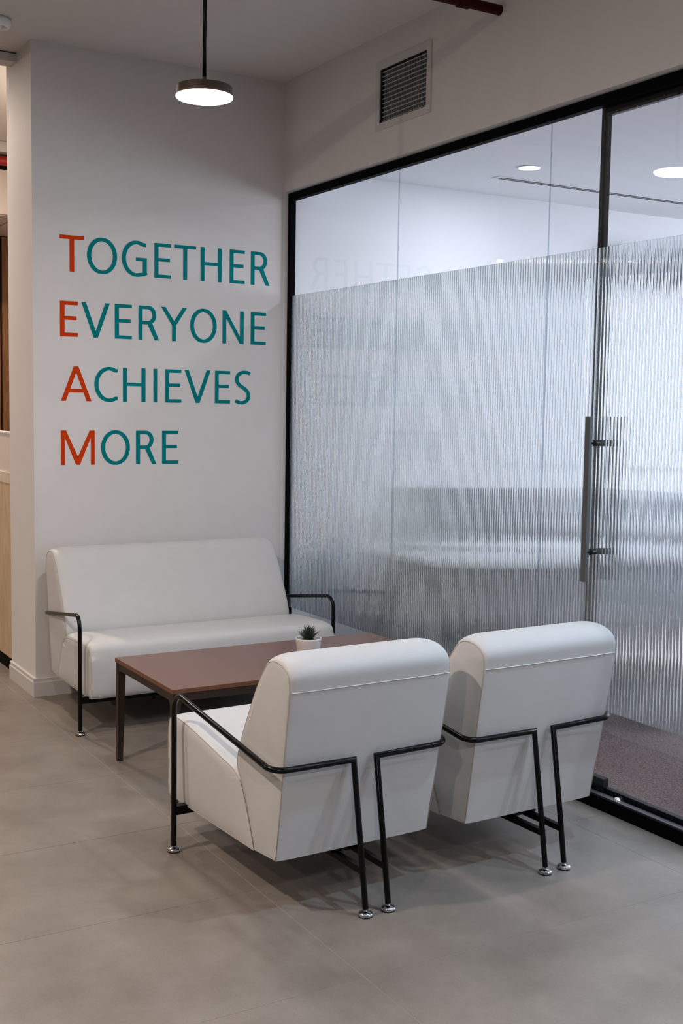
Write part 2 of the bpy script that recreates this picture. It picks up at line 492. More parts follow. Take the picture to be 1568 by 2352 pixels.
# panes and reeded film
PITCH = 0.0159
panes = [(-1.092, -0.004), (-2.186, -1.0945), (-2.492, -2.1885)]
def pane(y0, y1, z0, z1, parent, name='pane'):
    bm = bmesh.new(); add_box(bm, GX, GX + 0.006, y0, y1, z0, z1)
    me = bpy.data.meshes.new(name)
    bm.normal_update(); bm.to_mesh(me); bm.free()
    for m in (M_glass, M_glassback, M_glassedge): me.materials.append(m)
    for p in me.polygons:
        p.material_index = 0 if p.normal.x < -0.5 else (1 if p.normal.x > 0.5 else 2)
    return link(name, me, None, parent)
def reed(y0, y1, z0, z1, parent):
    xb = GX - 0.0008; xf = GX - 0.0035; sag = 0.0017; seg = 12
    RT = [0.0, 0.03] + [0.03 + 0.94 * q / 10 for q in range(1, 10)] + [0.97, 1.0]
    n = max(1, int(round((y1 - y0) / PITCH))); p = (y1 - y0) / n
    bm = bmesh.new(); lo = []; hi = []
    for i in range(n):
        for k in range(seg + (1 if i == n - 1 else 0)):
            t = RT[k]; y = y0 + (i + t) * p
            u = abs(2 * t - 1)
            x = xf - (sag * (1 - (u / 0.94) ** 2) + 0.0009 if u < 0.94 else 0.0009 * (1 - u) / 0.06)
            lo.append(bm.verts.new((x, y, z0))); hi.append(bm.verts.new((x, y, z1)))
    front = []
    for a in range(len(lo) - 1):
        front.append(bm.faces.new((lo[a + 1], lo[a], hi[a], hi[a + 1])))
    b0 = bm.verts.new((xb, y0, z0)); b1 = bm.verts.new((xb, y1, z0)); t0 = bm.verts.new((xb, y0, z1)); t1 = bm.verts.new((xb, y1, z1))
    bk = bm.faces.new((b0, b1, t1, t0))
    sd = [bm.faces.new((lo[0], b0, t0, hi[0])), bm.faces.new((b1, lo[-1], hi[-1], t1))]
    caps = [bm.faces.new([b1, b0] + lo), bm.faces.new([t0, t1] + list(reversed(hi)))]
    for f in front: f.smooth = True
    bk.material_index = 1
    for f in caps: f.material_index = 2
    for e in bm.edges:
        e.smooth = True
    # each valley between two ribs is a crease
    for i in range(1, n):
        v = lo[i * seg]; u = hi[i * seg]
        e = bm.edges.get((v, u))
        if e: e.smooth = False
    bmesh.ops.recalc_face_normals(bm, faces=bm.faces[:])
    me = bpy.data.meshes.new('reeded_film'); bm.to_mesh(me); bm.free()
    for m in (M_reed, M_reedback, M_darkedge): me.materials.append(m)
    return link('reeded_film', me, None, parent)
M_darkedge = mat('dark_film_edge', (0.03, 0.035, 0.04), 0.5)
for y0, y1 in panes:
    p = pane(y0, y1, 0.030, 2.640, part)
    reed(y0, y1 - (0.0 if y1 < -0.1 else 0.030), FILM0, FILM1, part)
# dark inner door frame standing behind the glass
box('door_post', 0.064, 0.084, -2.486, -2.452, 0.086, 2.628, M_blackin, part, 0.001)
box('door_head', 0.064, 0.084, -3.60, -2.486, 2.592, 2.628, M_blackin, part, 0.001)
for y0, y1 in [(-4.75, -3.46), (-6.05, -4.755)]:
    pane(y0, y1, 0.030, 2.640, part)

door = thing('glass_door', 'frameless reeded glass door with a dark pull handle, right edge of the photo', 'door', (GX, -2.495, 0.028))
dp = pane(-3.455, -2.495, 0.045, 2.596, None, 'pane'); dp.parent = door; dp.matrix_parent_inverse = door.matrix_basis.inverted()
dr = reed(-3.454, -2.496, FILM0, FILM1, None); dr.parent = door; dr.matrix_parent_inverse = door.matrix_basis.inverted()
M_handle = mat('dark_grey_handle', (0.20, 0.215, 0.215), 0.30, metal=0.8)
def hbar(x):
    bm = bmesh.new(); add_box(bm, x - 0.011, x + 0.011, -2.536, -2.512, 0.853, 1.477, 0.003); return bm
h = obj('pull_handle', hbar(-0.012), M_handle, None); h.parent = door; h.matrix_parent_inverse = door.matrix_basis.inverted()
h2 = obj('pull_handle', hbar(0.108), M_handle, None); h2.parent = door; h2.matrix_parent_inverse = door.matrix_basis.inverted()
for z in (0.965, 1.377):
    bm = bmesh.new(); add_sweep(bm, [(-0.012, -2.524, z), (0.0365, -2.524, z)], 0.0125, 14)
    o = obj('standoff', bm, M_blackin, None, True); o.parent = h
    bm = bmesh.new(); add_sweep(bm, [(0.0555, -2.524, z), (0.108, -2.524, z)], 0.0125, 14)
    o = obj('standoff', bm, M_blackin, None, True); o.parent = h2

bm = bmesh.new()
add_lathe(bm, [(0.0, 0.026), (0.016, 0.026), (0.0165, 0.034), (0.014, 0.046), (0.009, 0.054), (0.0, 0.058)], 20, 0.036, -2.690)
tag(obj('door_stop', bm, M_steel, None, True), 'small silver dome shaped stop sitting in the sill groove', 'door stop')

# ------------------------------------------------------------------ wall lettering (each letter a raised vinyl piece)
SV, SH = 0.0224, 0.0178
def stroke(bm, pts, w, closed=False):
    """flat ribbon of width w along a 2-D polyline (x,z)"""
    P = [Vector(p) for p in pts]; n = len(P); L = []; Rr = []
    for i in range(n):
        if closed: a, b = P[(i - 1) % n], P[(i + 1) % n]
        else: a, b = P[max(i - 1, 0)], P[min(i + 1, n - 1)]
        d = (b - a).normalized(); nr = Vector((-d.y, d.x))
        ww = w(i / (n - 1), d) if callable(w) else w
        L.append(P[i] + nr * ww / 2); Rr.append(P[i] - nr * ww / 2)
    for i in range(n if closed else n - 1):
        j = (i + 1) % n
        quad(bm, [L[i], L[j], Rr[j], Rr[i]])
QN = [0]
def quad(bm, pts):
    QN[0] += 1
    th = 0.0006 + 0.00003 * (QN[0] % 9)        # overlapping strokes never share a plane
    fr = [bm.verts.new((p[0], -th, p[1])) for p in pts]; bk = [bm.verts.new((p[0], -0.0001, p[1])) for p in pts]
    n = len(pts); fs = [bm.faces.new(fr)]
    for i in range(n):
        fs.append(bm.faces.new((fr[i], bk[i], bk[(i + 1) % n], fr[(i + 1) % n])))
    # all faces front to the room (-y)
    if fs[0].normal.length == 0: fs[0].normal_update()
    if fs[0].normal.y > 0:
        for f in fs: f.normal_flip()
def rect(bm, x0, x1, z0, z1): quad(bm, [(x0, z0), (x1, z0), (x1, z1), (x0, z1)])
def arc(cx, cz, rx, rz, a0, a1, n=36):
    return [(cx + rx * math.cos(math.radians(a0 + (a1 - a0) * k / n)), cz + rz * math.sin(math.radians(a0 + (a1 - a0) * k / n))) for k in range(n + 1)]
def wfun(k=1.0):
    return lambda t, d: k * (SH + (SV - SH) * abs(d.y))
def glyph(ch, x0, x1, z0, z1, k=1.0):
    bm = bmesh.new(); v = SV * k; h = SH * k; w = x1 - x0; hh = z1 - z0; cx = (x0 + x1) / 2
    if ch == 'T':
        rect(bm, x0, x1, z1 - h, z1); rect(bm, cx - v / 2, cx + v / 2, z0, z1 - h)
    elif ch == 'E':
        rect(bm, x0, x0 + v, z0, z1); rect(bm, x0 + v, x1, z1 - h, z1); rect(bm, x0 + v, x1, z0, z0 + h)
        m = z0 + hh * 0.525; rect(bm, x0 + v, x1 - 0.007, m - h / 2, m + h / 2)
    elif ch == 'H':
        rect(bm, x0, x0 + v, z0, z1); rect(bm, x1 - v, x1, z0, z1); m = z0 + hh * 0.52; rect(bm, x0 + v, x1 - v, m - h / 2, m + h / 2)
    elif ch == 'I':
        rect(bm, x0, x1, z0, z1)
    elif ch == 'O':
        stroke(bm, arc(cx, (z0 + z1) / 2, w / 2 - v / 2, hh / 2 - h / 2, 0, 360, 56)[:-1], wfun(k), True)
    elif ch == 'C':
        rx = (w - v / 2) * 0.60; ox = x0 + v / 2 + rx
        pts = [p for p in arc(ox, (z0 + z1) / 2, rx, hh / 2 - h / 2, 62, 298, 48)]
        pts = [(x1, z1 - h * 1.05)] + pts + [(x1, z0 + h * 1.05)]
        stroke(bm, pts, wfun(k))
    elif ch == 'G':
        rx = (w - v / 2) * 0.56; ox = x0 + v / 2 + rx
        pts = arc(ox, (z0 + z1) / 2, rx, hh / 2 - h / 2, 64, 284, 46)
        pts = [(x1 - 0.004, z1 - h * 1.15)] + pts + [(x1 - v * 0.6, z0 + h * 0.85), (x1 - 0.001, z0 + h * 1.35)]
        stroke(bm, pts, wfun(k))
        mz = z0 + hh * 0.535
        rect(bm, x1 - v, x1, z0 + h * 0.9, mz); rect(bm, x0 + w * 0.56, x1 - v, mz - h, mz)
    elif ch == 'R':
        rect(bm, x0, x0 + v, z0, z1)
        zb = z0 + hh * 0.455; rz = (z1 - zb) / 2; bx = x0 + w * 0.46; rx = w * 0.86 - v / 2 - w * 0.46
        pts = [(x0 + v, z1 - h / 2)] + arc(bx, zb + rz, rx, rz - h / 2, 90, -90, 28) + [(x0 + v, zb + h / 2)]
        stroke(bm, pts, wfun(k))
        xa = x0 + w * 0.40; vv = v * 1.08
        quad(bm, [(x1 - vv, z0), (x1, z0), (xa + vv * 1.08, zb + h * 0.8), (xa + 0.001, zb + h * 0.4)])
    elif ch in 'VA':
        a, b = (z1, z0) if ch == 'V' else (z0, z1)
        e = v * 1.08
        if ch == 'V':
            quad(bm, [(cx - v * 0.5, z0), (cx + v * 0.5, z0), (cx, z0 + h * 1.9), (x0 + e, z1), (x0, z1)])
            quad(bm, [(cx + v * 0.5, z0), (x1, z1), (x1 - e, z1), (cx, z0 + h * 1.9)])
        else:
            quad(bm, [(x0, z0), (x0 + e, z0), (cx, z1 - h * 1.6), (cx, z1), (cx - v * 0.5, z1)])
            quad(bm, [(x1 - e, z0), (x1, z0), (cx + v * 0.5, z1), (cx, z1), (cx, z1 - h * 1.6)])
            m = z0 + hh * 0.30; t = 0.30
            rect(bm, x0 + w * 0.5 * t * 0.9 + e * 0.6, x1 - w * 0.5 * t * 0.9 - e * 0.6, m - h / 2, m + h / 2)
    elif ch == 'Y':
        e = v * 1.1; m = z0 + hh * 0.46
        rect(bm, cx - v / 2, cx + v / 2, z0, m)
        quad(bm, [(cx - v / 2, m), (cx, m), (cx, m + h * 1.35), (x0 + e, z1), (x0, z1)])
        quad(bm, [(cx, m), (cx + v / 2, m), (x1, z1), (x1 - e, z1), (cx, m + h * 1.35)])
    elif ch == 'N':
        rect(bm, x0, x0 + v, z0, z1); rect(bm, x1 - v, x1, z0, z1)
        quad(bm, [(x0 + v, z1), (x0 + v * 0.35, z1), (x0 + v, z1 - hh * 0.235), (x1 - v, z0), (x1 - v * 0.3, z0), (x1 - v, z0 + hh * 0.215)])
    elif ch == 'M':
        e = v * 0.86
        rect(bm, x0, x0 + e, z0, z1); rect(bm, x1 - e, x1, z0, z1)
        quad(bm, [(x0 + e, z1), (x0 + e * 0.3, z1), (x0 + e, z1 - h * 1.9), (cx - v * 0.42, z0), (cx + v * 0.42, z0), (cx, z0 + h * 1.9), (x0 + e * 1.35, z1)][:1] + [(x0 + e, z1 - h * 1.9), (cx - v * 0.42, z0), (cx, z0), (cx, z0 + h * 2.2), (x0 + e * 1.3, z1)])
        quad(bm, [(cx, z0), (cx + v * 0.42, z0), (x1 - e, z1 - h * 1.9), (x1 - e, z1), (x1 - e * 1.3, z1), (cx, z0 + h * 2.2)])
    elif ch == 'S':
        pts = [(0.97, 0.93), (0.80, 0.965), (0.60, 0.975), (0.38, 0.95), (0.20, 0.88), (0.12, 0.78), (0.14, 0.68), (0.26, 0.59), (0.48, 0.51),
               (0.70, 0.43), (0.84, 0.34), (0.88, 0.23), (0.82, 0.13), (0.66, 0.06), (0.45, 0.03), (0.22, 0.045), (0.03, 0.09)]
        # smooth (Catmull-Rom)
        q = []
        for i in range(len(pts) - 1):
            p0 = pts[max(i - 1, 0)]; p1 = pts[i]; p2 = pts[i + 1]; p3 = pts[min(i + 2, len(pts) - 1)]
            for s in range(4):
                t = s / 4
                q.append(tuple(0.5 * ((2 * p1[c]) + (-p0[c] + p2[c]) * t + (2 * p0[c] - 5 * p1[c] + 4 * p2[c] - p3[c]) * t * t + (-p0[c] + 3 * p1[c] - 3 * p2[c] + p3[c]) * t ** 3) for c in (0, 1)))
        q.append(pts[-1])
        stroke(bm, [(x0 + w * p[0], z0 + 0.002 + (hh - 0.004) * p[1]) for p in q], wfun(k))
    return bm
ROWS = [
 [('T', -1.2555, -1.1299), ('O', -1.1148, -0.956), ('G', -0.931, -0.795), ('E', -0.7533, -0.6603), ('T', -0.6428, -0.5192), ('H', -0.4923, -0.3702), ('E', -0.3231, -0.2339), ('R', -0.1964, -0.0815)],
 [('E', -1.2556, -1.1637), ('V', -1.1455, -0.9951), ('E', -0.9691, -0.8768), ('R', -0.8408, -0.727), ('Y', -0.7162, -0.5702), ('O', -0.5523, -0.3978), ('N', -0.3634, -0.2369), ('E', -0.1946, -0.1019)],
 [('A', -1.2537, -1.094), ('C', -1.0787, -0.9541), ('H', -0.9258, -0.8023), ('I', -0.7581, -0.7375), ('E', -0.6928, -0.6012), ('V', -0.5834, -0.4312), ('E', -0.4061, -0.316), ('S', -0.2869, -0.194)],
 [('M', -1.2547, -1.0778), ('O', -1.0447, -0.888), ('R', -0.8549, -0.7414), ('E', -0.7097, -0.618)]]
ROWZ = [(2.1540, 2.3330), (1.8300, 2.0065), (1.5062, 1.6815), (1.1813, 1.3567)]
WORDS = ['TOGETHER', 'EVERYONE', 'ACHIEVES', 'MORE']
WLAB = ['wall lettering reading TOGETHER, topmost line, red T then teal', 'wall lettering reading EVERYONE, second line, red E then teal',
        'wall lettering reading ACHIEVES, third line, red A then teal', 'wall lettering reading MORE, short bottom line, red M then teal']
for row, (z0, z1), lab in zip(ROWS, ROWZ, WLAB):
    t = thing('wall_lettering', lab, 'lettering', (row[0][1], -0.0005, z0), 0, 'lines of lettering on the white wall')
    for i, (ch, x0, x1) in enumerate(row):
        ov = 0.0022 if ch in 'OCGS' else 0.0
        bm = glyph(ch, x0 - row[0][1], x1 - row[0][1], -ov, z1 - z0 + ov, 1.07 if i == 0 else 1.0)
        o = obj('letter', bm, M_letterR if i == 0 else M_letter, t)
        if i == 0: o['label'] = 'orange red first letter ' + ch

# ------------------------------------------------------------------ seats
def smooth_closed(pts, it=2):
    """Chaikin corner cutting; a point with a third value True stays sharp"""
    P = [(p[0], p[1], len(p) > 2) for p in pts]
    for _ in range(it):
        Q = []; n = len(P)
        for i in range(n):
            a, b, c = P[i - 1], P[i], P[(i + 1) % n]
            if b[2]: Q.append(b)
            else:
                Q.append((b[0] * .75 + a[0] * .25, b[1] * .75 + a[1] * .25, False))
                Q.append((b[0] * .75 + c[0] * .25, b[1] * .75 + c[1] * .25, False))
        P = Q
    return [(p[0], p[1]) for p in P]
def cushion(profile, half, wfun_, inset=0.022, run=0.075, n_end=7, taper=0.0):
    """profile (y,z) swept along x; rounded towards both ends by wfun_(y,z)"""
    n = len(profile); bm = bmesh.new()
    A = sum(profile[i][0] * profile[(i + 1) % n][1] - profile[(i + 1) % n][0] * profile[i][1] for i in range(n))
    sg = 1 if A > 0 else -1
    nr = []
    for i in range(n):
        a, b = profile[i - 1], profile[(i + 1) % n]
        d = Vector((b[0] - a[0], b[1] - a[1]))
        if d.length < 1e-9: d = Vector((1, 0))
        d.normalize(); nr.append(Vector((d.y, -d.x)) * sg)
    xs = []
    for k in range(n_end + 1):
        t = math.sin(k / n_end * math.pi / 2)
        xs.append((half - run * (1 - t), inset * (1 - math.sqrt(max(0, 1 - t * t)))))
    st = [(-x, i) for x, i in reversed(xs)] + [(x, i) for x, i in xs]
    rings = []
    for x, ins in st:
        rings.append([bm.verts.new((x * (1 - taper * max(0.0, min(1.0, (0.62 - p[1]) / 0.45))), p[0] - q.x * ins * wfun_(*p), p[1] - q.y * ins * wfun_(*p))) for p, q in zip(profile, nr)])
    for A_, B_ in zip(rings, rings[1:]):
        for i in range(n):
            bm.faces.new((A_[i], A_[(i + 1) % n], B_[(i + 1) % n], B_[i]))
    for ring, sx in ((rings[0], -1), (rings[-1], 1)):
        cy = sum(v.co.y for v in ring) / n; cz = sum(v.co.z for v in ring) / n
        prev = ring
        for sc, out in ((0.93, 0.0035), (0.70, 0.006)):
            cur = [bm.verts.new((v.co.x + sx * out, cy + (v.co.y - cy) * sc, cz + (v.co.z - cz) * sc)) for v in ring]
            for i in range(n): bm.faces.new((prev[i], prev[(i + 1) % n], cur[(i + 1) % n], cur[i]))
            prev = cur
        bm.faces.new(prev)
    bmesh.ops.recalc_face_normals(bm, faces=bm.faces[:])
    ends = [[v.co.copy() for v in rings[0]], [v.co.copy() for v in rings[-1]]]
    return bm, ends
BACK = smooth_closed([(0.124, 0.166, True), (0.078, 0.42), (0.030, 0.690), (0.020, 0.748), (0.075, 0.785), (0.160, 0.786), (0.212, 0.735), (0.285, 0.60),
                      (0.352, 0.475), (0.376, 0.40), (0.352, 0.36), (0.325, 0.325), (0.290, 0.25), (0.256, 0.156, True)], 3)
SEAT = smooth_closed([(0.2575, 0.156, True), (0.50, 0.152), (0.862, 0.148), (0.890, 0.160), (0.890, 0.27), (0.886, 0.385), (0.866, 0.440), (0.78, 0.448), (0.60, 0.420), (0.47, 0.395),
                      (0.395, 0.385), (0.350, 0.362), (0.322, 0.315), (0.290, 0.248)], 3)
def back_w(y, z):
    t = max(0.0, min(1.0, (z - 0.25) / 0.45))
    rear = 1.0 if y > 0.10 - 0.1 * (z - 0.3) else 0.0
    top = max(0.0, min(1.0, (z - 0.66) / 0.10)); top = top * top * (3 - 2 * top)
    return (0.15 + 0.55 * t) * (1.0 if rear else 0.35) * (1 - top) + 0.95 * top
def seat_w(y, z):
    if z < 0.20: return 0.2
    return 1.0 if (z > 0.36 or y > 0.8) else 0.3
def add_seat_frame(root, a_front, a_rear, legs, zr=0.468, sx=0.0, bar_dz=0.0):
    for s, lx in zip((-1, 1), legs):
        bm = bmesh.new()
        pts = [(s * a_front, 0.746, 0.020), (s * a_front, 0.746, 0.548), (s * a_rear + sx, 0.056, zr), (lx + 0.75 * sx, 0.058, zr - 0.004), (lx, 0.0, 0.022)]
        add_sweep(bm, fillet(pts, {1: 0.055, 2: 0.045}, 9), 0.0092, 14)
        o = obj('frame_tube', bm, M_tube, root, True); auto_smooth(o, 40)
    bm = bmesh.new()
    add_box(bm, -a_front, a_front, 0.732, 0.760, 0.128 + bar_dz, 0.158 + bar_dz, 0.001)
    obj('cross_bar', bm, M_tube, root)
    for lx in legs:
        bm = bmesh.new()
        add_box(bm, lx - 0.009, lx + 0.009, 0.014, 0.735, 0.122, 0.142, 0.001)
        obj('under_rail', bm, M_tube, root)
    bm = bmesh.new(); add_box(bm, min(legs) - 0.02, max(legs) + 0.02, 0.165, 0.195, 0.138, 0.152, 0.001)
    obj('mounting_plate', bm, M_tube, root)
    for (x, y) in [(-a_front, 0.746), (a_front, 0.746), (legs[0], 0.0), (legs[1], 0.0)]:
        bm = bmesh.new()
        add_lathe(bm, [(0.0, 0.0), (0.0205, 0.0), (0.0215, 0.003), (0.0222, 0.0065), (0.0205, 0.0115), (0.012, 0.0140), (0.006, 0.0150), (0.0045, 0.018), (0.0045, 0.026), (0.0, 0.026)], 28)
        g = obj('foot_glide', bm, M_chrome, root, True, (x, y, 0.0)); g['label'] = 'round chrome foot'
        bm = bmesh.new(); add_lathe(bm, [(0.0, 0.0002), (0.0212, 0.0002), (0.0220, 0.0045), (0.0, 0.0045)], 28)
        obj('rubber_pad', bm, M_rubber, g, True)
def make_seat(name, label, cat, half, a_front, a_rear, legs, group=None, zr=0.468, seat_prof=None, crown=0.006, dy=0.004, seat_half=None, bx=0.0, sx=0.0, taper=0.0, seat_x=0.0, bar_dz=0.0):
    root = thing(name, label, cat, (0, 0, 0), 0, group)
    bm, be = cushion(BACK, half, back_w, taper=taper)
    b = obj('backrest', bm, M_leather, root, True); b.location.x = bx; auto_smooth(b, 50)
    bm, se = cushion(seat_prof or SEAT, seat_half or half + 0.001, seat_w, crown, 0.06, taper=taper)
    s = obj('seat', bm, M_leather, root, True); auto_smooth(s, 50)
    for ends, par in ((be, b), (se, s)):
        for e in ends:
            bm = bmesh.new(); add_sweep(bm, e[::2], 0.0016, 6, True)
            obj('piping', bm, M_piping, par, True)
    # raised seam across the back of the backrest
    bm = bmesh.new()
    add_sweep(bm, [(-half + 0.004, 0.0325, 0.690), (-half + 0.06, 0.0288, 0.690), (half - 0.06, 0.0288, 0.690), (half - 0.004, 0.0325, 0.690)], 0.0015, 6)
    obj('back_seam', bm, M_seam, b, True)
    for o in (b, s): o.location.y = dy
    s.location.x = seat_x
    add_seat_frame(root, a_front, a_rear, legs, zr, sx, bar_dz)
    return root
CH = make_seat('armchair', 'off white armchair with black tube arms, nearest the camera, left of the pair', 'armchair', 0.283, 0.320, 0.311, (-0.0405, 0.0405), 'white armchairs seen from behind', 0.464, sx=-0.016, taper=0.032)
CH.location = (-1.223, -3.011, 0); CH.rotation_euler = (0, 0, math.radians(2.0))
c = copy_tree(CH)
c.location = (-0.543, -3.016, 0); c.rotation_euler = (0, 0, math.radians(2.0))
c['label'] = 'off white armchair with black tube arms, right of the pair, beside the glass door'
SOFA_SEAT = smooth_closed([(0.2575, 0.166, True), (0.50, 0.164), (0.755, 0.163), (0.782, 0.175), (0.782, 0.27), (0.778, 0.362), (0.760, 0.413), (0.69, 0.422), (0.58, 0.418), (0.47, 0.412),
                      (0.395, 0.410), (0.350, 0.384), (0.322, 0.325), (0.290, 0.248)], 3)
SO = make_seat('sofa', 'off white two seat sofa with black tube arms under the wall lettering', 'sofa', 0.600, 0.656, 0.612, (-0.30, 0.30), None, 0.448, SOFA_SEAT, 0.022, 0.02, 0.630, 0.006, 0.0, 0.0, -0.012, 0.018)
SO.location = (-0.7565, -0.040, 0); SO.rotation_euler = (0, 0, math.pi)

# ------------------------------------------------------------------ coffee table
T = thing('coffee_table', 'brown topped coffee table with dark tapered legs between the sofa and armchairs', 'coffee table', (-0.774, -1.532, 0))
tx, ty, tz = 0.626, 0.316, 0.440
bm = bmesh.new(); add_box(bm, -tx, tx, -ty, ty, tz - 0.018, tz, 0.0012)
top = obj('tabletop', bm, M_tabletop, T)
top.data.materials.append(M_tableedge)
for p in top.data.polygons:
    if abs(p.normal.z) < 0.5: p.material_index = 1
def table_leg(sx, sy):
    bm = bmesh.new()
    z1 = tz - 0.018; a = 0.034; b = 0.023
    ox, oy = sx * (tx - 0.003), sy * (ty - 0.003)
    lv = []
    for z, w in ((0.0, b), (z1, a)):
        lv.append([bm.verts.new((x, y, z)) for x, y in ((ox, oy), (ox - sx * w, oy), (ox - sx * w, oy - sy * w), (ox, oy - sy * w))])
    fs = [bm.faces.new(lv[0]), bm.faces.new(lv[1])]
    for i in range(4): fs.append(bm.faces.new((lv[0][i], lv[0][(i + 1) % 4], lv[1][(i + 1) % 4], lv[1][i])))
    bmesh.ops.recalc_face_normals(bm, faces=fs)
    es = [e for e in bm.edges if abs(e.verts[0].co.z - e.verts[1].co.z) > 0.1]
    bmesh.ops.bevel(bm, geom=es, offset=0.003, segments=2, affect='EDGES')
    return bm
for sx in (-1, 1):
    for sy in (-1, 1):
        obj('leg', table_leg(sx, sy), M_tableframe, T)
def apron(axis, s):
    """rail with rounded inner corners where it flows into the legs"""
    z1 = tz - 0.0182; hgt = 0.030; L = (ty if axis == 'x' else tx) - 0.036; rr = 0.020
    pts = [(-L, z1), (-L, z1 - hgt - rr)]
    pts += [(-L + rr - rr * math.cos(math.radians(t)), z1 - hgt - rr + rr * math.sin(math.radians(t))) for t in (15, 30, 45, 60, 75, 90)]
    pts += [(-p[0], p[1]) for p in reversed(pts)]
    bm = bmesh.new()
    if axis == 'x': add_prism(bm, pts, s * (tx - 0.004), s * (tx - 0.020), 'x')
    else: add_prism(bm, pts, s * (ty - 0.004), s * (ty - 0.020), 'y')
    return bm
for s in (-1, 1):
    obj('apron_rail', apron('x', s), M_tableframe, T); obj('apron_rail', apron('y', s), M_tableframe, T)

# ------------------------------------------------------------------ potted succulent
PT = thing('potted_succulent', 'small dark green spiky succulent in a white pot on the coffee table', 'potted plant', (-0.716, -1.648, tz))
bm = bmesh.new()
add_lathe(bm, [(0.0, 0.0), (0.038, 0.0), (0.0405, 0.003), (0.0535, 0.093), (0.0545, 0.099), (0.0535, 0.1015), (0.0505, 0.1015), (0.0490, 0.098), (0.0478, 0.085), (0.0, 0.085)], 40)
o = obj('pot', bm, M_pot, PT, True); auto_smooth(o, 50)
bm = bmesh.new(); add_lathe(bm, [(0.0485, 0.0852), (0.046, 0.0905), (0.03, 0.0935), (0.0, 0.095)], 28)
obj('soil', bm, M_soil, PT, True)
def leaf_mesh(L=0.062, w=0.0078):
    bm = bmesh.new(); rings = []
    for t, ww, th in ((0.0, 0.55, 0.8), (0.25, 1.0, 1.0), (0.5, 0.86, 0.8), (0.78, 0.48, 0.5)):
        y = L * t; lift = 0.010 * math.sin(t * 2.2)
        rings.append([bm.verts.new((x * w * ww, y, lift + z * 0.0034 * th)) for x, z in ((1, 0.5), (0.5, -0.55), (-0.5, -0.55), (-1, 0.5), (0, 0.12))])
    tip = bm.verts.new((0, L, 0.010 * math.sin(2.2)))
    for A, B in zip(rings, rings[1:]):
        for i in range(5): bm.faces.new((A[i], A[(i + 1) % 5], B[(i + 1) % 5], B[i]))
    for i in range(5): bm.faces.new((rings[-1][i], rings[-1][(i + 1) % 5], tip))
    bm.faces.new(rings[0])
    bmesh.ops.recalc_face_normals(bm, faces=bm.faces[:])
    me = bpy.data.meshes.new('leaf'); bm.to_mesh(me); bm.free(); me.materials.append(M_leaf)
    for p in me.polygons: p.use_smooth = True
    return me
lm = leaf_mesh()
idx = 0
for n, elev, sc, rad in ((12, 38, 0.86, 0.010), (11, 55, 0.96, 0.007), (8, 70, 1.04, 0.004), (4, 83, 1.05, 0.001)):
    for k in range(n):
        a = 2 * math.pi * (k + 0.37 * idx) / n + random.uniform(-0.12, 0.12); idx += 1
        o = link('leaf', lm, None, PT)
        el = math.radians(elev + random.uniform(-6, 6))
        o.rotation_euler = (Matrix.Rotation(a, 3, 'Z') @ Matrix.Rotation(el, 3, 'X')).to_euler()
        o.location = (-math.sin(a) * rad, math.cos(a) * rad, 0.090)
        s_ = sc * random.uniform(0.92, 1.08); o.scale = (s_, s_, s_)

# ------------------------------------------------------------------ lamps
def area_lamp(name, parent, z, size, watt, col, spread=170):
    ld = bpy.data.lights.new(name, 'AREA'); ld.shape = 'DISK'; ld.size = size; ld.energy = watt; ld.color = col
    ld.spread = math.radians(spread)
    lo = bpy.data.objects.new(name, ld); COL.objects.link(lo); lo.parent = parent; lo.location = (0, 0, z)
    return lo
def pendant(label, x, y, zb, watt, col, group, m_d=None):
    t = thing('pendant_lamp', label, 'lamp', (x, y, zb), 0, group)
    bm = bmesh.new(); add_lathe(bm, [(0.0, 0.045), (0.101, 0.045), (0.1050, 0.042), (0.1055, 0.0085), (0.0, 0.0085)], 56)
    o = obj('housing', bm, M_bronze, t, True); auto_smooth(o, 40)
    bm = bmesh.new(); add_lathe(bm, [(0.0, 0.0), (0.104, 0.0), (0.1075, 0.0025), (0.1075, 0.008), (0.0, 0.0083)], 56)
    o = obj('diffuser', bm, m_d or M_lampwarm, t, True); auto_smooth(o, 40); o['label'] = 'glowing white round diffuser'
    bm = bmesh.new(); add_sweep(bm, [(0, 0, 0.078), (0, 0, H - zb - 0.022)], 0.0079, 12); obj('rod', bm, M_tube, t, True)
    bm = bmesh.new(); add_lathe(bm, [(0.0, 0.045), (0.0088, 0.045), (0.0080, 0.079), (0.0, 0.079)], 16); o = obj('collar', bm, M_bronze, t, True); auto_smooth(o)
    bm = bmesh.new(); add_lathe(bm, [(0.0, H - zb - 0.024), (0.05, H - zb - 0.024), (0.052, H - zb - 0.0005), (0.0, H - zb - 0.0005)], 28); o = obj('ceiling_rose', bm, M_tube, t, True); auto_smooth(o)
    area_lamp('lamp_light', t, -0.004, 0.20, watt, col)
    return t
pendant('round flat pendant lamp on a black rod above the coffee table', -1.195, -1.647, 2.652, PENDANT_W, NEUTRAL, None)
pendant('round flat pendant lamp hanging over the reception counter, seen only as reflection', -2.59, 1.655, 2.652, LOBBY_PENDANT_W, WARM, None, M_lampbright)

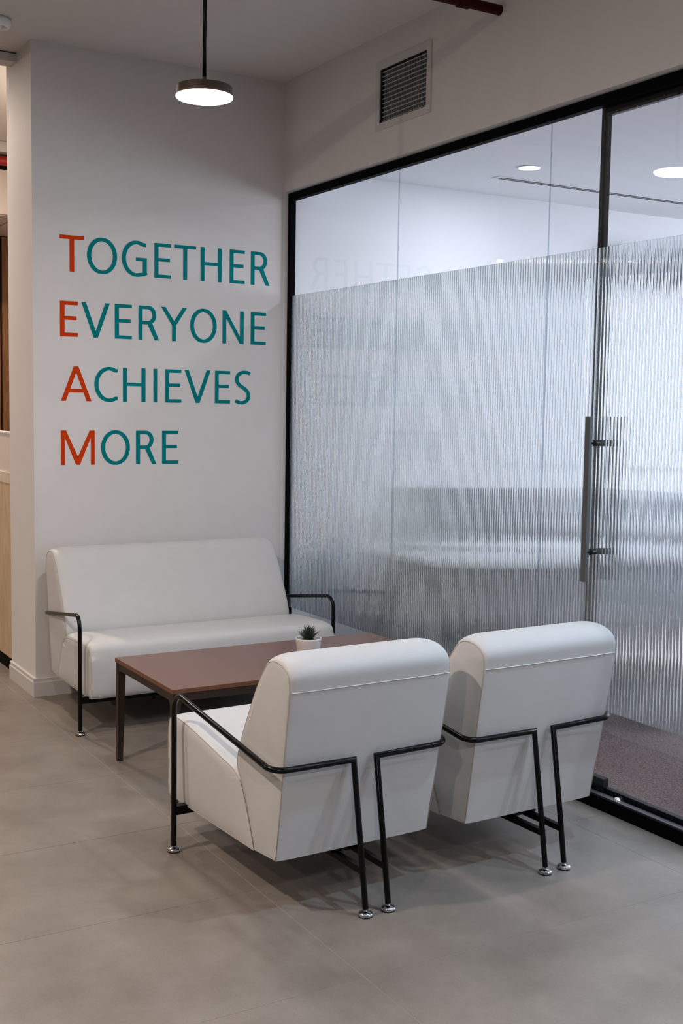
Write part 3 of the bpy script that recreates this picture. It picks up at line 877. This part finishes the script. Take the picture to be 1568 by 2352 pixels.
def downlight(name, label, x, y, z, watt, col, m_l, r=0.056, group=None, spread=180):
    t = thing(name, label, 'ceiling light', (x, y, z), 0, group)
    bm = bmesh.new(); add_lathe(bm, [(r, -0.0005), (r + 0.010, -0.0005), (r + 0.010, -0.004), (r + 0.002, -0.006), (r, -0.003), (r, -0.0005)], 36)
    o = obj('trim_ring', bm, M_meetceil, t, True); auto_smooth(o)
    bm = bmesh.new(); add_lathe(bm, [(0.0, -0.0035), (r, -0.0035), (r, -0.0008), (0.0, -0.0008)], 36)
    o = obj('lens', bm, m_l, t); o['label'] = 'glowing lens'
    area_lamp('lamp_light', t, -0.008, r * 1.9, watt, col, spread)
    return t
MEET_LAB = ['round recessed downlight glowing white in the meeting room ceiling behind clear glass', 'recessed downlight near the whiteboard end of the meeting room, out of sight',
            'recessed downlight in the middle of the meeting room ceiling, out of sight', 'recessed downlight in front of the meeting room window, out of sight',
            'recessed downlight beside the far glass panels of the meeting room, out of sight', 'recessed downlight beside the last glass panel of the meeting room, out of sight',
            'recessed downlight in the front corner of the meeting room, out of sight']
for i, (x, y) in enumerate([(1.09, -0.77), (3.9, -1.9), (2.3, -3.1), (3.9, -4.0), (0.95, -4.7), (0.95, -6.3), (2.9, -6.2)]):
    lab = MEET_LAB[i]
    downlight('recessed_downlight', lab, x, y, 2.80, MEET_DOWN_W * (0.42 if i == 0 else (1.2 if i in (4, 5) else 0.9)), COOL, M_lampcool, group='meeting room downlights')
LOBBY_LAB = ['recessed ceiling downlight left of the sofa, outside the frame', 'recessed ceiling downlight left of the front armchair, outside the frame',
             'recessed ceiling downlight far out to the left of the camera', 'added unseen recessed ceiling downlight over the reception counter, brightening the lobby strip',  # the one over the counter is added out of view to brighten the lobby
             'cool recessed ceiling downlight beside the partition right of the camera', 'cool recessed ceiling downlight behind the camera']
for i, (x, y, w, col) in enumerate([(-6.4, 0.4, 1.7, WARM), (-3.6, -2.6, 1.35, WARM), (-4.6, -4.8, 0.6, WARM), (-1.75, 1.5, 1.0, WARM), (-0.28, -3.95, 0.42, DAY), (-3.0, -6.8, 0.90, SOFT)]):
    downlight('lobby_downlight', LOBBY_LAB[i], x, y, H, LOBBY_DOWN_W * w, col, M_lampwarm, group='lobby downlights', spread=125 if i == 4 else 180)

# white eyeball fitting at the left edge of the ceiling
E = thing('eyeball_spotlight', 'white eyeball spotlight on the ceiling at the far left edge', 'ceiling light', (-1.612, -0.225, H))
bm = bmesh.new(); add_lathe(bm, [(0.040, -0.0005), (0.060, -0.0005), (0.066, -0.012), (0.066, -0.026), (0.058, -0.040), (0.048, -0.042), (0.042, -0.034), (0.040, -0.010)], 36)
o = obj('trim_ring', bm, M_white, E, True)
bm = bmesh.new(); add_lathe(bm, [(0.034, -0.008), (0.036, -0.020), (0.034, -0.034), (0.028, -0.042), (0.023, -0.041), (0.020, -0.026), (0.0, -0.024)], 36)
o = obj('eyeball', bm, M_white, E, True); o.rotation_euler = (0.45, 0.30, 0)
bm = bmesh.new(); add_lathe(bm, [(0.0, -0.029), (0.019, -0.029), (0.019, -0.025), (0.0, -0.025)], 20)
o2 = obj('lens', bm, M_bronze, o, True)

# linear slot diffuser in the meeting room ceiling
L = thing('slot_diffuser', 'long twin slot air diffuser in the meeting room ceiling', 'air vent', (1.10, -0.46, 2.80))
box('flange', 0.0, 3.4, -0.040, 0.040, -0.004, -0.0005, M_meetceil, L)
for y in (-0.016, 0.012):
    box('slot', 0.035, 3.38, y - 0.008, y + 0.008, -0.0052, -0.0041, M_slot, L)

# ------------------------------------------------------------------ wall vent
V = thing('air_vent', 'square white framed air vent grille high on the right wall', 'air vent', (0.0, -1.185, 2.967))
ya, yb_, za, zb_ = -0.231, 0.231, -0.155, 0.159
yi, yj, zi, zj = -0.1965, 0.1975, -0.1235, 0.1245
bm = bmesh.new()
for (y0, y1, z0, z1) in ((ya, yi, za, zb_), (yj, yb_, za, zb_), (yi, yj, za, zi), (yi, yj, zj, zb_)):
    add_box(bm, -0.006, -0.0003, y0, y1, z0, z1)
obj('flange', bm, M_vent, V)
box('duct_back', 0.090, 0.094, yi, yj, zi, zj, M_duct, V)
bm = bmesh.new()
for (y0, y1, z0, z1) in ((yi, yi + 0.002, zi, zj), (yj - 0.002, yj, zi, zj), (yi, yj, zi, zi + 0.002), (yi, yj, zj - 0.002, zj)):
    add_box(bm, 0.001, 0.090, y0, y1, z0, z1)
obj('duct_lining', bm, M_duct, V)
bm = bmesh.new(); add_box(bm, 0.016, 0.026, -0.0011, 0.0011, zi + 0.002, zj - 0.002)
bmv = bpy.data.meshes.new('vertical_blade'); bm.to_mesh(bmv); bm.free(); bmv.materials.append(M_bladedark)
for k in range(19):
    o = link('vertical_blade', bmv, None, V); o.location = (0, yi + (yj - yi) * (k + 0.5) / 19, 0)
bm = bmesh.new(); add_box(bm, 0.008, 0.0145, yi + 0.002, yj - 0.002, -0.0015, 0.0015)
bmh = bpy.data.meshes.new('horizontal_blade'); bm.to_mesh(bmh); bm.free(); bmh.materials.append(M_blade)
for k in range(12):
    o = link('horizontal_blade', bmh, None, V); o.location = (0, 0, zi + (zj - zi) * (k + 0.5) / 12)

# ------------------------------------------------------------------ red sprinkler pipe through the right wall
P_ = thing('sprinkler_pipe', 'dark red sprinkler pipe entering the right wall near the ceiling', 'pipe', (0.0, -1.905, 3.115))
bm = bmesh.new(); add_sweep(bm, [(-2.6, 0, 0.010), (-0.001, 0, 0.0)], 0.0205, 20); o = obj('tube', bm, M_red, P_, True); auto_smooth(o)
bm = bmesh.new(); add_sweep(bm, [(-0.215, 0, 0.0008), (-0.165, 0, 0.0006)], 0.0255, 20); o = obj('coupling', bm, M_red, P_, True); auto_smooth(o)
bm = bmesh.new(); add_sweep(bm, [(-0.006, 0, 0), (-0.0005, 0, 0)], 0.029, 20); o = obj('wall_collar', bm, M_wall, P_, True); auto_smooth(o)

# ------------------------------------------------------------------ lobby strip at the far left
D = thing('reception_counter', 'plywood fronted reception counter with white upper panel behind the lettered wall', 'counter', (-1.36, 0.50, 0))
def dbox(name, x0, x1, y0, y1, z0, z1, m, bev=0.0):
    bm = bmesh.new(); add_box(bm, x0 + 1.36, x1 + 1.36, y0 - 0.5, y1 - 0.5, z0, z1, bev); return obj(name, bm, m, D)
dbox('plinth', -1.352, -0.80, 0.466, 2.6, 0.0, 0.075, M_black)
dbox('front_panel', -1.358, -0.80, 0.466, 2.6, 0.075, 1.050, M_ply)
dbox('ledge', -1.360, -0.80, 0.466, 2.6, 1.050, 1.110, M_palewood)
dbox('upper_panel', -1.352, -1.30, 0.466, 2.6, 1.110, 1.322, M_counterwhite)
dbox('top_cap', -1.356, -1.29, 0.466, 2.6, 1.322, 1.330, M_base)
WP = thing('wood_panelling', 'brown upright wood panels behind the reception counter', 'panelling', (-0.66, 3.52, 0.0))
for x0, x1, m in ((-1.20, -0.662, M_walnut), (-0.645, -0.10, M_walnut), (-1.75, -1.217, M_walnut)):
    box('wood_panel', x0 + 0.66, x1 + 0.66, 0.0, 0.04, 0.0, 2.775, m, WP, 0.002)
box('backing', -1.0, 0.5, 0.045, 0.07, 0.0, 2.775, M_slot, WP)
bk = box('trim_2', -3.2, 0.0, 2.45, 3.595, 2.785, 3.085, M_bulk); tag(bk, kind='structure')
for k in range(4):
    box('soffit_panel', -3.1 + 0.77 * k, -3.1 + 0.77 * k + 0.755, 2.47, 3.50, 2.777, 2.7845, M_counterwhite, bk)
bk = box('trim_3', -3.2, 0.0, 2.34, 2.44, 3.185, H - 0.002, M_base); tag(bk, kind='structure')
RP = thing('red_lobby_pipe', 'bright red pipe under the lobby bulkhead at the far left edge', 'pipe', (-1.5, 2.40, 3.135))
bm = bmesh.new(); add_sweep(bm, [(-1.5, 0, 0), (1.4, 0, 0)], 0.032, 18); o = obj('tube', bm, M_redlobby, RP, True); auto_smooth(o)
for x in (-1.3, 1.2):
    bm = bmesh.new(); add_sweep(bm, [(x, 0.0, 0.028), (x, 0.0, 0.049)], 0.006, 8); obj('hanger', bm, M_steel, RP, True)
UL = thing('added_uplight', 'added unseen warm uplight strip behind the lettered wall lighting the lobby ceiling, hidden from the front', 'lamp', (-0.70, 0.52, 2.45))  # helper lamp added out of view to brighten the lobby ceiling
box('housing', -0.5, 0.5, -0.058, 0.04, -0.06, 0.0, M_base, UL, 0.003)  # housing of the added uplight
box('lens', -0.48, 0.48, -0.045, 0.03, 0.0002, 0.003, M_lampwarm, UL)
ul = bpy.data.lights.new('added_uplight_light', 'AREA'); ul.shape = 'RECTANGLE'; ul.size = 0.94; ul.size_y = 0.06; ul.energy = 7.0; ul.color = (1.0, 0.76, 0.55)
uo = bpy.data.objects.new('added_uplight_light', ul); COL.objects.link(uo); uo.parent = UL; uo.location = (0, 0, 0.008); uo.rotation_euler = (math.pi, 0, 0)

# ------------------------------------------------------------------ meeting room furniture (seen blurred through the reeded band)
K = thing('office_desk', 'white office desk standing behind the reeded glass', 'desk', (1.1, -0.85, 0.012))
box('desktop', -0.76, 0.80, -0.40, 0.40, 0.703, 0.728, M_desk, K, 0.002)
box('end_panel', -0.72, -0.695, -0.37, 0.37, 0.0, 0.702, M_darkplastic, K)
box('end_panel', 0.735, 0.76, -0.37, 0.37, 0.0, 0.702, M_desk, K)
box('modesty_panel', -0.30, 0.73, -0.35, -0.335, 0.20, 0.702, M_greyfab, K)
dr_ = box('drawer_unit', -0.69, -0.32, -0.36, 0.30, 0.06, 0.66, M_darkplastic, K, 0.004)
def monitor(label, x, y, rz):
    t = thing('monitor', label, 'monitor', (x, y, 0.741), rz, None)
    bm = bmesh.new(); add_box(bm, -0.11, 0.11, -0.09, 0.09, 0.0, 0.012, 0.003); obj('base', bm, M_darkplastic, t)
    bm = bmesh.new(); add_box(bm, -0.02, 0.02, 0.01, 0.03, 0.012, 0.20); obj('stand', bm, M_darkplastic, t)
    bm = bmesh.new(); add_box(bm, -0.27, 0.27, -0.02, 0.008, 0.05, 0.335, 0.004); obj('screen', bm, M_darkplastic, t)
    return t
monitor('dark flat monitor on the white desk behind the reeded glass', 0.62, -0.72, 0.15)
def office_chair(label, x, y, rz):
    t = thing('office_chair', label, 'chair', (x, y, 0.012), rz, None)
    bm = bmesh.new(); add_box(bm, -0.24, 0.24, -0.22, 0.24, 0.42, 0.50, 0.03); obj('seat', bm, M_greyfab, t)
    bm = bmesh.new(); add_box(bm, -0.22, 0.22, 0.23, 0.28, 0.52, 0.86, 0.022); obj('backrest', bm, M_greyfab, t)
    bm = bmesh.new(); add_sweep(bm, [(0, 0, 0.06), (0, 0, 0.42)], 0.025, 14); obj('gas_post', bm, M_darkplastic, t, True)
    bm = bmesh.new(); add_box(bm, -0.03, 0.03, 0.20, 0.235, 0.44, 0.62, 0.004); obj('back_bracket', bm, M_darkplastic, t)
    for k in range(5):
        a = 2 * math.pi * k / 5
        bm = bmesh.new(); add_sweep(bm, [(0, 0, 0.085), (0.28 * math.cos(a), 0.28 * math.sin(a), 0.062)], 0.016, 8); obj('base_spoke', bm, M_darkplastic, t, True)
        bm = bmesh.new(); add_lathe(bm, [(0.0, 0.0), (0.022, 0.004), (0.027, 0.025), (0.020, 0.048), (0.0, 0.052)], 12, 0.28 * math.cos(a), 0.28 * math.sin(a)); obj('caster', bm, M_rubber, t, True)
    return t
office_chair('grey swivel chair tucked behind the white desk', 1.35, -0.34, 0.0)
# low storage unit with pale top and a wall screen further right
Q = thing('storage_cabinet', 'long low white cabinet against the meeting room wall', 'cabinet', (3.1, -0.26, 0.012))
box('carcass', -0.95, 0.95, -0.22, 0.24, 0.06, 0.70, M_greyfab, Q, 0.003)
box('worktop', -0.97, 0.97, -0.24, 0.24, 0.70, 0.735, M_desk, Q, 0.003)
box('plinth', -0.93, 0.93, -0.20, 0.22, 0.0, 0.06, M_darkplastic, Q)
for k in range(3):
    box('cabinet_door', -0.94 + k * 0.63, -0.32 + k * 0.63, -0.236, -0.221, 0.07, 0.69, M_greyfab, Q, 0.002)
Z = thing('desk_screen', 'grey fabric divider panel with white trim standing on the low cabinet', 'divider', (3.1, -0.10, 0.7475))
box('panel', -0.92, 0.92, -0.012, 0.012, 0.03, 0.17, M_greyfab, Z)
box('trim_rail', -0.93, 0.93, -0.016, 0.016, 0.17, 0.20, M_desk, Z, 0.002)
box('trim_rail', -0.93, 0.93, -0.016, 0.016, 0.0, 0.03, M_desk, Z, 0.002)
X = thing('wall_display', 'dark wide screen fixed high on the meeting room wall behind reeded glass', 'screen', (3.55, -0.04, 2.36))
box('bezel', -1.16, 1.2, -0.05, 0.038, -0.01, 0.19, M_darkplastic, X, 0.004)
box('glass_face', -1.14, 1.18, -0.0515, -0.0502, 0.005, 0.175, M_slot, X)
B = thing('whiteboard', 'large glossy whiteboard with a tray on the meeting room wall', 'whiteboard', (3.5, -0.015, 1.12))
box('board', -1.12, 1.12, -0.006, 0.014, 0.02, 1.05, M_board, B)
box('frame', -1.14, 1.14, -0.009, 0.0145, 0.0, 0.02, M_desk, B)
box('frame', -1.14, 1.14, -0.009, 0.0145, 1.05, 1.065, M_desk, B)
box('pen_tray', -0.9, 0.9, -0.07, -0.0095, 0.0, 0.012, M_desk, B)
N = thing('pink_light_block', 'added pale pink block imitating a bright band of light behind the reeded glass door', 'light stand-in', (1.75, -1.85, 0.012))  # no real furniture: block added to imitate a bright band of light
box('pink_band', -0.75, 1.1, -0.20, 0.20, 0.20, 0.31, M_pink, N, 0.02)
box('plinth', -0.70, 1.05, -0.16, 0.16, 0.0, 0.20, M_desk, N)  # pale base of the same added block, lightens the area below the band
